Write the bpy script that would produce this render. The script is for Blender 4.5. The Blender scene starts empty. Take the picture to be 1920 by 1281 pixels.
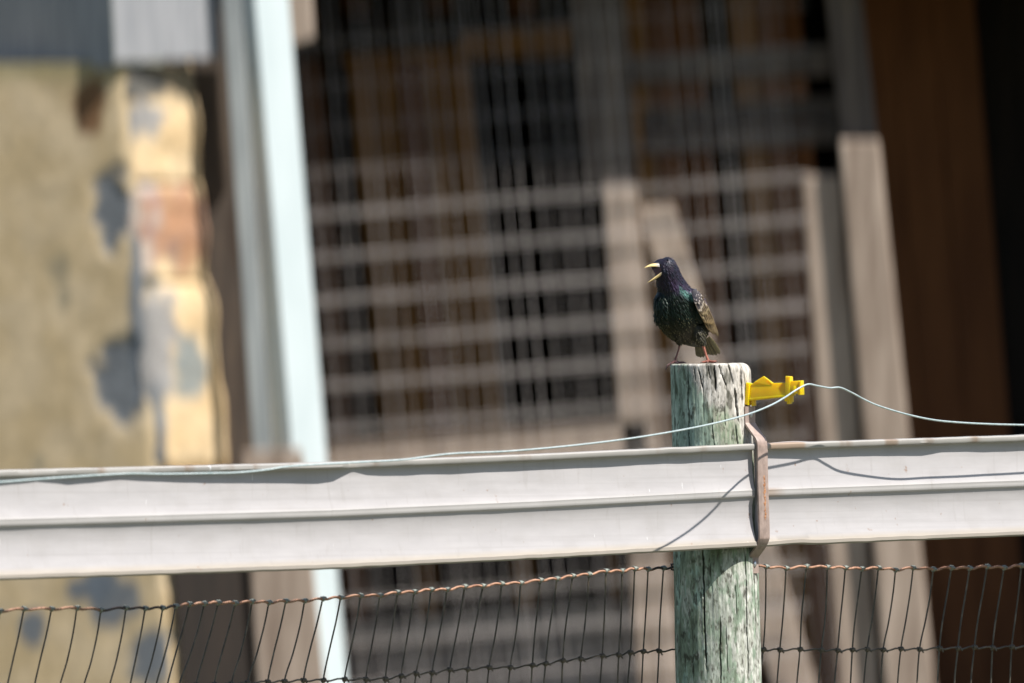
import bpy, bmesh, math, random
from mathutils import Vector, Matrix, Quaternion
from mathutils import noise as mnoise
random.seed(7)
scene = bpy.context.scene
COL = scene.collection

# ------------------------------------------------------------------ camera
CAM = Vector((0, -20, 1.4))
cd = bpy.data.cameras.new('camera'); cam = bpy.data.objects.new('camera', cd); COL.objects.link(cam)
cam.location = CAM; cam.rotation_euler = (math.radians(90), 0, 0)
cd.sensor_width = 36; cd.lens = 375; cd.clip_start = 0.1; cd.clip_end = 2000
cd.dof.use_dof = True; cd.dof.focus_distance = 19.97; cd.dof.aperture_fstop = 4.6; cd.dof.aperture_ratio = 1.6
scene.camera = cam
# ------------------------------------------------------------------ sky and sun
AZ, EL = math.radians(60), math.radians(55.8)
SUN = Vector((math.sin(AZ)*math.cos(EL), -math.cos(AZ)*math.cos(EL), math.sin(EL)))
w = bpy.data.worlds.new('World'); scene.world = w; w.use_nodes = True
nt = w.node_tree; bg = nt.nodes['Background']
sk = nt.nodes.new('ShaderNodeTexSky'); sk.sky_type = 'NISHITA'; sk.sun_disc = False
sk.sun_elevation = EL; sk.sun_rotation = math.atan2(SUN.x, SUN.y)
nt.links.new(sk.outputs[0], bg.inputs[0]); bg.inputs[1].default_value = 0.08
sl = bpy.data.lights.new('sun', 'SUN'); sl.energy = 5.0; sl.angle = math.radians(0.53); sl.color = (1, .955, .89)
so = bpy.data.objects.new('sun', sl); COL.objects.link(so); so.location = (10, -10, 20)
so.rotation_euler = (-SUN).to_track_quat('-Z', 'Y').to_euler()
vs = scene.view_settings; vs.view_transform = 'Standard'; vs.look = 'None'; vs.gamma = 1; vs.exposure = 0.32
scene.render.resolution_x = 1024; scene.render.resolution_y = 683

# ------------------------------------------------------------------ places: photograph pixel -> point at a distance
def P(px, py, Y):
    s = (Y + 20) / 20000
    return Vector(((px-960)*s, Y, 1.4 + (640.5-py)*s))
YAW = math.radians(42)
U = Vector((math.cos(YAW), math.sin(YAW), 0)); N = Vector((math.sin(YAW), -math.cos(YAW), 0)); Z = Vector((0, 0, 1))
PC = Vector((0.379, 0, 0))                       # post axis; the rail's panel plane stands 0.088 in front of it along N
def F(px, py, d):
    r = Vector(((px-960)/20000, 1, (640.5-py)/20000))
    k = (0.088 + d - N.dot(CAM-PC)) / N.dot(r)
    return CAM + r*k
def interp(tab, x):
    if x <= tab[0][0]: return tab[0][1]
    for (a, b), (c, d) in zip(tab, tab[1:]):
        if x <= c: return b + (d-b)*(x-a)/(c-a)
    return tab[-1][1]
def sstep(a, b, x):
    t = max(0, min(1, (x-a)/(b-a))); return t*t*(3-2*t)
def fbm(v, o=4):
    s, a, f = 0, .5, 1
    for i in range(o):
        s += a*mnoise.noise(v*f); a *= .5; f *= 2.1
    return s
def mix(a, b, t): return tuple(a[i] + (b[i]-a[i])*t for i in range(3))

# ------------------------------------------------------------------ objects
def empty(name, loc=(0, 0, 0)):
    o = bpy.data.objects.new(name, None); COL.objects.link(o); o.location = loc; o.empty_display_size = .05; return o
def tag(o, label=None, cat=None, group=None, kind=None):
    if label: o['label'] = label
    if cat: o['category'] = cat
    if group: o['group'] = group
    if kind: o['kind'] = kind
    return o
def link(name, me, mat, parent=None):
    o = bpy.data.objects.new(name, me); COL.objects.link(o)
    if mat and not me.materials: me.materials.append(mat)
    if parent:
        o.parent = parent
        o.matrix_parent_inverse = Matrix.Translation(-Vector(root_loc(parent)))
    return o
def root_loc(p):
    l = Vector(p.location)
    # children of children: the parent's own world place is its root's offset cancelled already
    return l if p.parent is None else Vector((0, 0, 0))
def mesh(name, vs_, fs, smooth=None, cols=None):
    me = bpy.data.meshes.new(name); me.from_pydata([tuple(v) for v in vs_], [], fs)
    if cols is not None:
        at = me.color_attributes.new('col', 'FLOAT_COLOR', 'POINT')
        flat = []
        for c in cols: flat += [c[0], c[1], c[2], 1.0]
        at.data.foreach_set('color', flat)
    if smooth is not None:
        me.shade_smooth() if hasattr(me, 'shade_smooth') else None
        me.polygons.foreach_set('use_smooth', [True]*len(me.polygons))
        if smooth > 0: me.set_sharp_from_angle(angle=math.radians(smooth))
    me.update(); return me
def recalc(me):
    bm = bmesh.new(); bm.from_mesh(me); bmesh.ops.recalc_face_normals(bm, faces=bm.faces); bm.to_mesh(me); bm.free(); return me
def smooth_path(pts, n):
    out = []
    for i in range(len(pts)-1):
        p0 = pts[max(i-1, 0)]; p1 = pts[i]; p2 = pts[i+1]; p3 = pts[min(i+2, len(pts)-1)]
        for k in range(n):
            t = k/n
            out.append(.5*((2*p1)+(-p0+p2)*t+(2*p0-5*p1+4*p2-p3)*t*t+(-p0+3*p1-3*p2+p3)*t**3))
    out.append(pts[-1]); return out
def tube_data(pts, rad, sides=8, caps=True, base=0):
    vs_, fs = [], []
    n = len(pts); prev = None
    for i, p in enumerate(pts):
        t = (pts[min(i+1, n-1)]-pts[max(i-1, 0)]).normalized()
        if prev is None:
            a = t.cross(Vector((.3, .5, .81))).normalized()
        else:
            a = (prev - t*prev.dot(t)).normalized()
        prev = a; b = t.cross(a)
        r = rad[i] if isinstance(rad, (list, tuple)) else rad
        for k in range(sides):
            g = 2*math.pi*k/sides; vs_.append(p + a*(r*math.cos(g)) + b*(r*math.sin(g)))
    for i in range(n-1):
        for k in range(sides):
            k2 = (k+1) % sides
            fs.append((base+i*sides+k, base+i*sides+k2, base+(i+1)*sides+k2, base+(i+1)*sides+k))
    if caps:
        fs.append(tuple(base+k for k in range(sides))[::-1]); fs.append(tuple(base+(n-1)*sides+k for k in range(sides)))
    return vs_, fs
def tube(name, pts, rad, mat, parent=None, sides=8, cols=None):
    v, f = tube_data(pts, rad, sides)
    cc = None
    if cols: cc = [cols[i//sides] for i in range(len(v))]
    return link(name, mesh(name, v, f, 60, cc), mat, parent)

# ------------------------------------------------------------------ materials
def new_mat(name):
    m = bpy.data.materials.new(name); m.use_nodes = True
    return m, m.node_tree, m.node_tree.nodes['Principled BSDF']
def proc(name, c1, c2, rough=.7, scale=8, stretch=(1, 1, 1), bump=.0, bump_scale=None, metal=0, detail=8, c3=None, spec=.5, dist=.01, attr=False, vmin=.75, vmax=1.2, ramp=(.35, .65)):
    """noise-mixed colours (or a colour attribute times noise) with fine relief"""
    m, t, b = new_mat(name); L = t.links.new
    tc = t.nodes.new('ShaderNodeTexCoord'); mp = t.nodes.new('ShaderNodeMapping'); mp.inputs['Scale'].default_value = stretch
    L(tc.outputs['Object'], mp.inputs[0])
    nz = t.nodes.new('ShaderNodeTexNoise'); nz.inputs['Scale'].default_value = scale; nz.inputs['Detail'].default_value = detail; nz.inputs['Roughness'].default_value = .6
    L(mp.outputs[0], nz.inputs['Vector'])
    rp = t.nodes.new('ShaderNodeValToRGB'); e = rp.color_ramp.elements
    e[0].position, e[1].position = ramp
    L(nz.outputs['Fac'], rp.inputs[0])
    if attr:
        at = t.nodes.new('ShaderNodeAttribute'); at.attribute_name = 'col'
        e[0].color = (vmin, vmin, vmin, 1); e[1].color = (vmax, vmax, vmax, 1)
        mx = t.nodes.new('ShaderNodeMix'); mx.data_type = 'RGBA'; mx.blend_type = 'MULTIPLY'; mx.inputs[0].default_value = 1
        L(at.outputs['Color'], mx.inputs[6]); L(rp.outputs[0], mx.inputs[7]); L(mx.outputs[2], b.inputs['Base Color'])
    else:
        e[0].color = (*c1, 1); e[1].color = (*c2, 1)
        if c3:
            x = rp.color_ramp.elements.new(sum(ramp)/2); x.color = (*c3, 1)
        L(rp.outputs[0], b.inputs['Base Color'])
    b.inputs['Roughness'].default_value = rough; b.inputs['Metallic'].default_value = metal
    b.inputs['Specular IOR Level'].default_value = spec
    if bump:
        nb = t.nodes.new('ShaderNodeTexNoise'); nb.inputs['Scale'].default_value = bump_scale or scale*3; nb.inputs['Detail'].default_value = 6
        L(mp.outputs[0], nb.inputs['Vector'])
        bp = t.nodes.new('ShaderNodeBump'); bp.inputs['Strength'].default_value = bump; bp.inputs['Distance'].default_value = dist
        L(nb.outputs['Fac'], bp.inputs['Height']); L(bp.outputs[0], b.inputs['Normal'])
    return m
M = {}
M['yard'] = proc('barnyard_ground', (.06, .06, .03), (.11, .095, .055), .95, 1.3, bump=.5, c3=(.075, .08, .035))
M['post'] = proc('weathered_post_wood', 0, 0, .85, 120, (1, 1, .3), .55, 260, attr=True, vmin=.66, vmax=1.24, dist=.0015, spec=.25)
M['rail'] = proc('rail_paint', 0, 0, .42, 11, (1, 1, 4), .05, 40, attr=True, vmin=.95, vmax=1.03, dist=.002)
M['strap'] = proc('strap_paint', 0, 0, .5, 150, (1, 1, .5), .2, 300, attr=True, vmin=.8, vmax=1.15, dist=.0008)
M['nail'] = proc('nail_zinc', (.5, .52, .55), (.7, .72, .75), .35, 200, metal=.8)
M['insul'] = proc('yellow_plastic', (.97, .56, .004), (.99, .62, .008), .28, 60, bump=.05, dist=.0005)
M['wire'] = proc('electric_wire', (.5, .62, .62), (.72, .8, .8), .38, 120, metal=.35)
M['topwire'] = proc('rusty_wire', 0, 0, .6, 220, attr=True, vmin=.6, vmax=1.3, bump=.3, bump_scale=500, dist=.0006)
M['stay'] = proc('old_fence_wire', (.07, .058, .045), (.2, .165, .12), .55, 40, c3=(.11, .095, .07), metal=.25)
M['knot'] = proc('zinc_knot', (.2, .22, .2), (.42, .45, .4), .5, 150, metal=.3)

# ------------------------------------------------------------------ ground
gv = [(-400, -400, 0), (400, -400, 0), (400, 400, 0), (-400, 400, 0)]
tag(link('ground', mesh('ground', gv, [(0, 1, 2, 3)]), M['yard']), kind='structure')

# ================================================================== the old barn, far out of focus
M['grey_wood'] = proc('weathered_grey_wood', (.17, .15, .135), (.36, .325, .29), .85, 5, (6, 6, .6), .3, 40, c3=(.26, .235, .21), dist=.004)
M['pale_wood'] = proc('sun_bleached_wood', (.28, .205, .155), (.54, .425, .34), .85, 4, (5, 5, .5), .3, 40, c3=(.42, .325, .255), dist=.004)
M['silver_wood'] = proc('silvered_siding', (.27, .28, .3), (.4, .4, .42), .85, 5, (7, 7, .5), .3, 40, c3=(.33, .335, .35), dist=.004)
M['brown_wood'] = proc('brown_plank', (.2, .092, .026), (.36, .175, .055), .85, 4, (6, 6, .5), .3, 40, c3=(.27, .13, .04), dist=.004)
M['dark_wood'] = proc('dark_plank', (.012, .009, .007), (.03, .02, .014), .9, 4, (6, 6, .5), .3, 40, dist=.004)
M['red_brown'] = proc('red_brown_plank', (.15, .056, .02), (.24, .095, .034), .9, 3, (4, 4, .5), .3, 40, dist=.004)
M['trim'] = proc('white_trim', (.58, .665, .68), (.67, .75, .765), .45, 6, (1, 1, .3), .1, 30, dist=.003)
M['mesh'] = proc('galvanised_mesh', (.6, .54, .51), (.8, .73, .69), .5, 30, metal=.0)
M['parge'] = proc('parged_stone', 0, 0, .9, 26, attr=True, vmin=.86, vmax=1.13, bump=.4, bump_scale=60, dist=.006)
M['dirt'] = proc('barn_floor', (.07, .055, .04), (.14, .11, .08), .95, 2, bump=.4)
M['trim_grey'] = proc('grey_jamb', (.3, .32, .32), (.45, .47, .46), .7, 6, (3, 3, .4), .2, 30, dist=.003)
YB = 20.0
barn = empty('barn', (0.6, YB+.5, 0)); tag(barn, 'old weathered timber barn with dark open front behind the fence', 'barn')
def board(name, quad, Y, th, mat, parent=None, bev=.006):
    ys = Y if isinstance(Y, (list, tuple)) else [Y]*4
    f = [P(x, y, yy) for (x, y), yy in zip(quad, ys)]
    c = f + [p + Vector((0, th, 0)) for p in f]
    bm = bevel_box(c, bev); me = bpy.data.meshes.new(name); bm.to_mesh(me); bm.free()
    return link(name, me, mat, parent or barn)
def bevel_box(cs, bev=.0012):
    bm = bmesh.new(); vv = [bm.verts.new(c) for c in cs]
    for f in ((0, 1, 2, 3), (7, 6, 5, 4), (0, 4, 5, 1), (1, 5, 6, 2), (2, 6, 7, 3), (3, 7, 4, 0)): bm.faces.new([vv[i] for i in f])
    bmesh.ops.recalc_face_normals(bm, faces=bm.faces)
    if bev: bmesh.ops.bevel(bm, geom=list(bm.edges), offset=bev, segments=2, affect='EDGES', profile=.6)
    return bm
SL = .0797                                            # the barn has sunk: its level lines climb to the right, its posts lean left
TL = .0925
# --- upper wall and roof over the open front (above the picture): shades the upper part of the recessed front
ZE, YE = 2.9, 19.69
def slab(name, x0, x1, y0, y1, z0, z1, mat, tilt=0):
    c = [Vector((x, y, z + tilt*(y-y0))) for (x, y, z) in ((x0, y0, z0), (x1, y0, z0), (x1, y0, z1), (x0, y0, z1), (x0, y1, z0), (x1, y1, z0), (x1, y1, z1), (x0, y1, z1))]
    bm = bevel_box(c, 0); me = bpy.data.meshes.new(name); bm.to_mesh(me); bm.free(); return link(name, me, mat, barn)
for i in range(30):
    x0 = -.70 + i*.3
    slab('siding_board', x0, x0+.292, YE, YE+.03, ZE + .004*((i*7) % 5), 4.6, M['silver_wood'])
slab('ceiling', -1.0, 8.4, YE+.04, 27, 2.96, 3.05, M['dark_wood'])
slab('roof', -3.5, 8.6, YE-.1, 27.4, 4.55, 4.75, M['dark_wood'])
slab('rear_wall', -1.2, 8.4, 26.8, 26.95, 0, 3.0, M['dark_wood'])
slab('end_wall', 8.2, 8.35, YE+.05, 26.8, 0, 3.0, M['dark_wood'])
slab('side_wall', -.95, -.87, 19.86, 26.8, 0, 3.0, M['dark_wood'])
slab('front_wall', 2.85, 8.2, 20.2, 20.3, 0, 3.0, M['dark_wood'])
slab('earth_floor', -.95, 8.2, 19.9, 26.8, -.05, .03, M['dirt'])
# --- inner partition: brown planks with a dark doorway
def planks(x0, x1, y0, y1, Y, mats, wd=46, lean=TL, gap=2, jit=6):
    x = x0; i = 0
    while x < x1-4:
        xe = min(x+wd, x1); m = mats[i % len(mats)] if isinstance(mats, list) else mats
        j = random.uniform(-jit, jit)
        q = [(x+lean*(y0-640), y0+j), (xe-gap+lean*(y0-640), y0+j), (xe-gap+lean*(y1-640), y1), (x+lean*(y1-640), y1)]
        board('plank', q, Y + .006*(i % 2), .03, m, None, .004); x = xe; i += 1
bw, dw, rw, gw, pw = (M[k] for k in ('brown_wood', 'dark_wood', 'red_brown', 'grey_wood', 'pale_wood'))
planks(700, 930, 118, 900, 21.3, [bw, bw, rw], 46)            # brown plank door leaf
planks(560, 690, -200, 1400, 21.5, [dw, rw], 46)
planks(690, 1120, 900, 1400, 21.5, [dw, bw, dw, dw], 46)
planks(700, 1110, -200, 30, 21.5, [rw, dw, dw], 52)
planks(1215, 1560, -200, 1400, 21.4, [bw, rw, rw, dw], 52)
board('beam', [(640, 85), (1070, 45), (1070, 102), (640, 120)], 21.2, .12, bw)
board('beam', [(560, 50), (860, 22), (866, 88), (560, 110)], 21.15, .1, dw)
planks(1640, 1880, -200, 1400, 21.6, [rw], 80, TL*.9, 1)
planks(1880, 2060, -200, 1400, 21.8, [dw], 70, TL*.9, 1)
# --- posts, beams and brace of the open front
def lp(name, xt, wt, xb, wb, yt, yb, Y, th, m): return board(name, [(xt, yt), (xt+wt, yt), (xb+wb, yb), (xb, yb)], Y, th, m, None, .012)
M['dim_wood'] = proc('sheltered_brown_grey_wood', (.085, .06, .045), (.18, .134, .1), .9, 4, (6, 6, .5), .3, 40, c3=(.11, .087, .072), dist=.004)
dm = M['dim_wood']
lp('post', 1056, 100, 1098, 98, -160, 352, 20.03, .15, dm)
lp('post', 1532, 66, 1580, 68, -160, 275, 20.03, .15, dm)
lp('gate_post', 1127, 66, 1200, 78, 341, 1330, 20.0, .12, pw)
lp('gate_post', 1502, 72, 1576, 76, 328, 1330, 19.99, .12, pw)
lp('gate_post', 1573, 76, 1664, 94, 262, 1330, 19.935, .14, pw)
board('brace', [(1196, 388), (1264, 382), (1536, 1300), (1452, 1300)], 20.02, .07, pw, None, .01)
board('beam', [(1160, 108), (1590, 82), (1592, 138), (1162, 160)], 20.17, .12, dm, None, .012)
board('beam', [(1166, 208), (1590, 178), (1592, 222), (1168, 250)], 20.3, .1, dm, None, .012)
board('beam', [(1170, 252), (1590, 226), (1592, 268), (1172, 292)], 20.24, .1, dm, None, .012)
board('block', [(1166, 200), (1204, 198), (1207, 284), (1170, 286)], 20.12, .04, M['brown_wood'], None, .004)
board('sill', [(600, 836), (1215, 786), (1222, 905), (605, 955)], 20.0, .14, pw, None, .012)
for k in range(4):
    y = 1128 + k*62
    board('wall_board', [(620, y+42), (1250, y-6), (1254, y+50), (622, y+98)], 20.3+.01*(k % 2), .03, gw, None, .006)
board('post_cladding', [(1176, 470), (1200, 470), (1275, 870), (1180, 870)], 20.1, .03, pw, None, .006)
# --- corner siding above the stone
for i in range(6):                                   # shaded gable side
    xr = 214 - i*64; xl = xr-66
    yy = lambda x: 19.24 + (214-x)*.0019
    board('siding_board', [(xl-12, -160), (xr-12, -160), (xr+1, 128+(214-xr)*.05), (xl+1, 128+(214-xl)*.05)], [yy(xl), yy(xr), yy(xr), yy(xl)], .03, M['silver_wood'], None, .004)
for i, (xl, xr) in enumerate(((217, 263), (263, 319), (319, 373), (373, 412))):
    yy = lambda x: 19.24 + (x-214)*.0014
    board('siding_board', [(xl-14, -160), (xr-14, -160), (xr, 112-i*2), (xl, 118-i*2)], [yy(xl), yy(xr), yy(xr), yy(xl)], .03, M['silver_wood'], None, .004)
board('siding_board', [(528, -160), (574, -160), (590, 72), (548, 84)], 19.62, .03, pw, None, .008)
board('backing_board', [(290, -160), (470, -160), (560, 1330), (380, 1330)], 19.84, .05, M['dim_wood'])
board('jamb_board', [(406, -160), (440, -160), (512, 862), (476, 866)], 19.455, .03, M['trim_grey'], None, .005)
board('plinth_block', [(452, 848), (566, 842), (612, 1320), (486, 1320)], 19.44, .05, M['pale_wood'], None, .01)
board('shade_board', [(322, 1046), (484, 1040), (505, 1330), (345, 1330)], [19.3, 19.5, 19.5, 19.3], .05, M['dark_wood'], None, .008)  # dark board added to stand for the shaded stone below the rail

# --- white metal corner trim
def make_trim():
    v = []
    for (py, xs) in ((-160, (436, 465, 529)), (870, (507, 550, 613)), (1330, (546, 606, 656))):
        for x, Y in zip(xs, (19.555, 19.5, 19.592)): v.append(P(x, py, Y))
        v.append(P(xs[2], py, 19.592) + Vector((-.004, .05, 0))); v.append(P(xs[0], py, 19.555) + Vector((.01, .1, 0)))
    f = []
    for r in (0, 5):
        for k in range(5): k2 = (k+1) % 5; f.append((r+k, r+k2, r+5+k2, r+5+k))
    f += [(0, 1, 2, 3, 4), (10, 11, 12, 13, 14)]
    o = link('corner_trim', recalc(mesh('corner_trim', v, f)), M['trim'])
    tag(o, 'tall white folded metal corner trim leaning beside the stone pier', 'trim')
make_trim()

# --- parged stone pier
def corner_x(py): return 228 + (py-120)*.0816
def blob(px, py, cx, cy, rx, ry, k=.9):
    e = math.hypot((px-cx)/rx, (py-cy)/ry) + k*fbm(Vector((px*.028, py*.028, cx)), 4)
    return sstep(1.15, .75, e)
def pier_col(px, py, face):
    g = fbm(Vector((px*.011, py*.011, 3)), 5); g2 = fbm(Vector((px*.03, py*.03, 8)), 4)
    cream = mix((.68, .49, .27), (.78, .6, .37), sstep(-.3, .3, g))
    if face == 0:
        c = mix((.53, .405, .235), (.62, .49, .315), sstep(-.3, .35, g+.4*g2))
        for b in ((214, 392, 40, 76), (232, 712, 62, 86), (262, 560, 20, 190), (210, 1120, 60, 60), (60, 1180, 28, 36), (140, 1105, 22, 22), (290, 1230, 50, 60), (180, 1100, 30, 36)):
            c = mix(c, (.13, .155, .185), blob(px, py, *b)*.92)
        c = mix(c, (.16, .07, .025), blob(px, py, 168, 195, 34, 60)*.9)
        for b in ((110, 500, 22, 26), (120, 560, 16, 20), (75, 870, 14, 20)): c = mix(c, (.24, .22, .16), blob(px, py, *b)*.6)
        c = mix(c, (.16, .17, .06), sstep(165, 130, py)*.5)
        return c
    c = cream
    grey = (.3, .3, .305)
    for b in ((265, 155, 44, 42, (.07, .08, .085)), (262, 225, 40, 34, grey), (345, 150, 40, 40, (.3, .24, .16)), (285, 640, 46, 112, grey), (350, 690, 28, 62, (.24, .27, .27)), (278, 800, 30, 75, (.2, .22, .24)),  # first, darkest blob: shade of the top recess painted in
              (290, 850, 20, 50, (.12, .13, .14)), (275, 385, 34, 50, (.5, .43, .4)), (260, 450, 30, 80, (.5, .42, .36))):
        c = mix(c, b[4], blob(px, py, b[0], b[1], b[2]*1.05, b[3]*1.05)*.92)
    if 335 < py < 545:
        c = mix(c, mix((.42, .2, .11), (.38, .23, .2), sstep(-.1, .3, g2)), blob(px, py, 345, 425, 75, 85)*.85)
    c = mix(c, (.1, .1, .07), blob(px, py, 262, 530, 40, 16)*.7)
    return c
pier = empty('stone_pier', P(240, 1340, 19.5)); tag(pier, 'parged stone wall corner with peeling cream and grey patches', 'stone wall')
def make_face():
    v, f, c = [], [], []; nx, ny = 70, 150
    for j in range(ny+1):
        py = 118 + (1340-118)*j/ny
        for i in range(nx+1):
            t = i/nx; px = corner_x(py)+6 - t*520
            Y = 19.30 + t*520*.0002
            d = .005*fbm(Vector((px*.012, py*.012, 1)), 4)
            # parging gone: the surface steps back where the grey stone shows
            d += -.012*max(blob(px, py, 214, 392, 40, 76), blob(px, py, 232, 712, 62, 86))
            if t < .03: d -= .02*(1-t/.03)
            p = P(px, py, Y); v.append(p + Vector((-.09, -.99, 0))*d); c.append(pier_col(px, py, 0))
    for j in range(ny):
        for i in range(nx): a = j*(nx+1)+i; f.append((a, a+1, a+nx+2, a+nx+1))
    b0 = len(v)                                       # thickness: a back sheet and rim
    for (i, j) in ((0, 0), (nx, 0), (nx, ny), (0, ny)):
        v.append(v[j*(nx+1)+i] + Vector((.05, .3, 0))); c.append((.2, .2, .18))
    f.append((b0, b0+1, b0+2, b0+3))
    f.append(tuple([i for i in range(nx+1)] + [b0+1, b0])); f.append(tuple([ny*(nx+1)+i for i in range(nx+1)] + [b0+2, b0+3]))
    link('parging', recalc(mesh('parging', v, f, 60, c)), M['parge'], pier)
make_face()
def make_stone(y0, y1, w0, w1, bulge):
    n = 22; v, f, c = [], [], []
    idx = {}
    def add(a, b, k):                                 # a across 0..1, b down 0..1, k: 0 front 1 back
        px0 = corner_x(y0 + (y1-y0)*b); w_ = w0 + (w1-w0)*b
        px = px0 - 3 + w_*a*(1-.05*abs(2*b-1)**4) + a*12*mnoise.noise(Vector((y0, b*3.1, 0))); py = y0 + (y1-y0)*b + 6*mnoise.noise(Vector((px*.02, y0, 0)))
        Y = 19.295 + w_*a*.0021
        ea, eb = abs(2*a-1), abs(2*b-1)
        rnd = (1-ea**8)*(1-eb**18)
        d = bulge*rnd - .03 + .016*fbm(Vector((px*.02, py*.02, 6)), 4)
        p = P(px, py, Y) + Vector((.7, -.71, 0))*d
        if k: p = P(px, py, Y) + Vector((-.02, .22, 0))
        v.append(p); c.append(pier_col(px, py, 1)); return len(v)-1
    g = [[add(i/n, j/n, 0) for i in range(n+1)] for j in range(n+1)]
    for j in range(n):
        for i in range(n): f.append((g[j][i], g[j][i+1], g[j+1][i+1], g[j+1][i]))
    bk = [add(a, b, 1) for a, b in ((0, 0), (1, 0), (1, 1), (0, 1))]
    f.append(tuple(bk))
    f.append(tuple(g[0] + [bk[1], bk[0]])); f.append(tuple(g[n] + [bk[2], bk[3]]))
    f.append(tuple([r[0] for r in g] + [bk[3], bk[0]])); f.append(tuple([r[n] for r in g] + [bk[2], bk[1]]))
    link('stone', recalc(mesh('stone', v, f, 60, c)), M['parge'], pier)
make_stone(118, 352, 150, 146, .042); make_stone(338, 534, 150, 146, .038); make_stone(518, 892, 148, 158, .042); make_stone(888, 1062, 150, 120, .04); make_stone(1064, 1340, 60, 50, .03)

# --- welded wire panel over the open front
panel = empty('mesh_fence', P(1050, 1340, 19.98)); tag(panel, 'large welded wire mesh panel closing the dark barn opening', 'wire mesh')
for k in range(-4, 13):
    y = lambda x: 404 - SL*(x-600) + 80.8*k
    for off in (-4.5, 4.5):                           # twin wires
        pts = [P(x, y(x) + off + 1.2*mnoise.noise(Vector((x*.01, k, off))), 19.975) for x in range(556, 1540, 40)]
        tube('horizontal_wire', pts, (.0023 if k >= 0 else .0007), M['mesh'], panel, 6)
x = 545
while x < 1532:
    j = random.uniform(-.006, .006)
    pts = [P(x + (TL+j)*(yy-640), yy, 19.982) for yy in (-130, 300, 700, 1330)]
    tube('vertical_wire', pts, random.choice((.0008, .0012, .0014, .0017)), M['mesh'], panel, 5); x += random.uniform(17, 32)



# ================================================================== the fence post
def post_axis(py): return interp([(670, 1331.5), (690, 1332), (1045, 1342.5), (1281, 1348), (2040, 1366)], py)
def post_rad(py): return interp([(670, .0745), (830, .076), (1045, .0795), (1281, .0805), (2040, .084)], py)
CRACKS = [  # px x at top, px x at bottom, y0, y1, width mm, depth mm
    (1289, 1291, 684, 850, 2.2, 9), (1308, 1317, 690, 730, 2.2, 5), (1338, 1341, 684, 735, 3.0, 8), (1317, 1318, 700, 790, 1.4, 3),
    (1352, 1362, 700, 725, 2.4, 5), (1364, 1374, 684, 722, 2.4, 5), (1376, 1383, 726, 792, 4.4, 10), (1377, 1383, 795, 850, 2.6, 6), (1334, 1338, 780, 850, 1.6, 4),
    (1388, 1392, 690, 760, 4.5, 8), (1326, 1330, 684, 712, 1.8, 4), (1300, 1303, 686, 716, 1.6, 4), (1347, 1352, 684, 704, 2.0, 5), (1358, 1360, 760, 800, 1.4, 3),
    (1315, 1323, 1010, 1262, 2.6, 9), (1348, 1350, 1150, 1290, 2.2, 6), (1396, 1403, 1020, 1285, 2.0, 6), (1414, 1419, 1080, 1290, 1.6, 4), (1270, 1275, 1030, 1290, 1.5, 3),
    (1377, 1380, 1090, 1160, 1.3, 3), (1330, 1333, 1040, 1110, 1.0, 2), (1296, 1300, 1150, 1281, 1.2, 2.5), (1360, 1363, 1170, 1260, 1.3, 3)]
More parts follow.
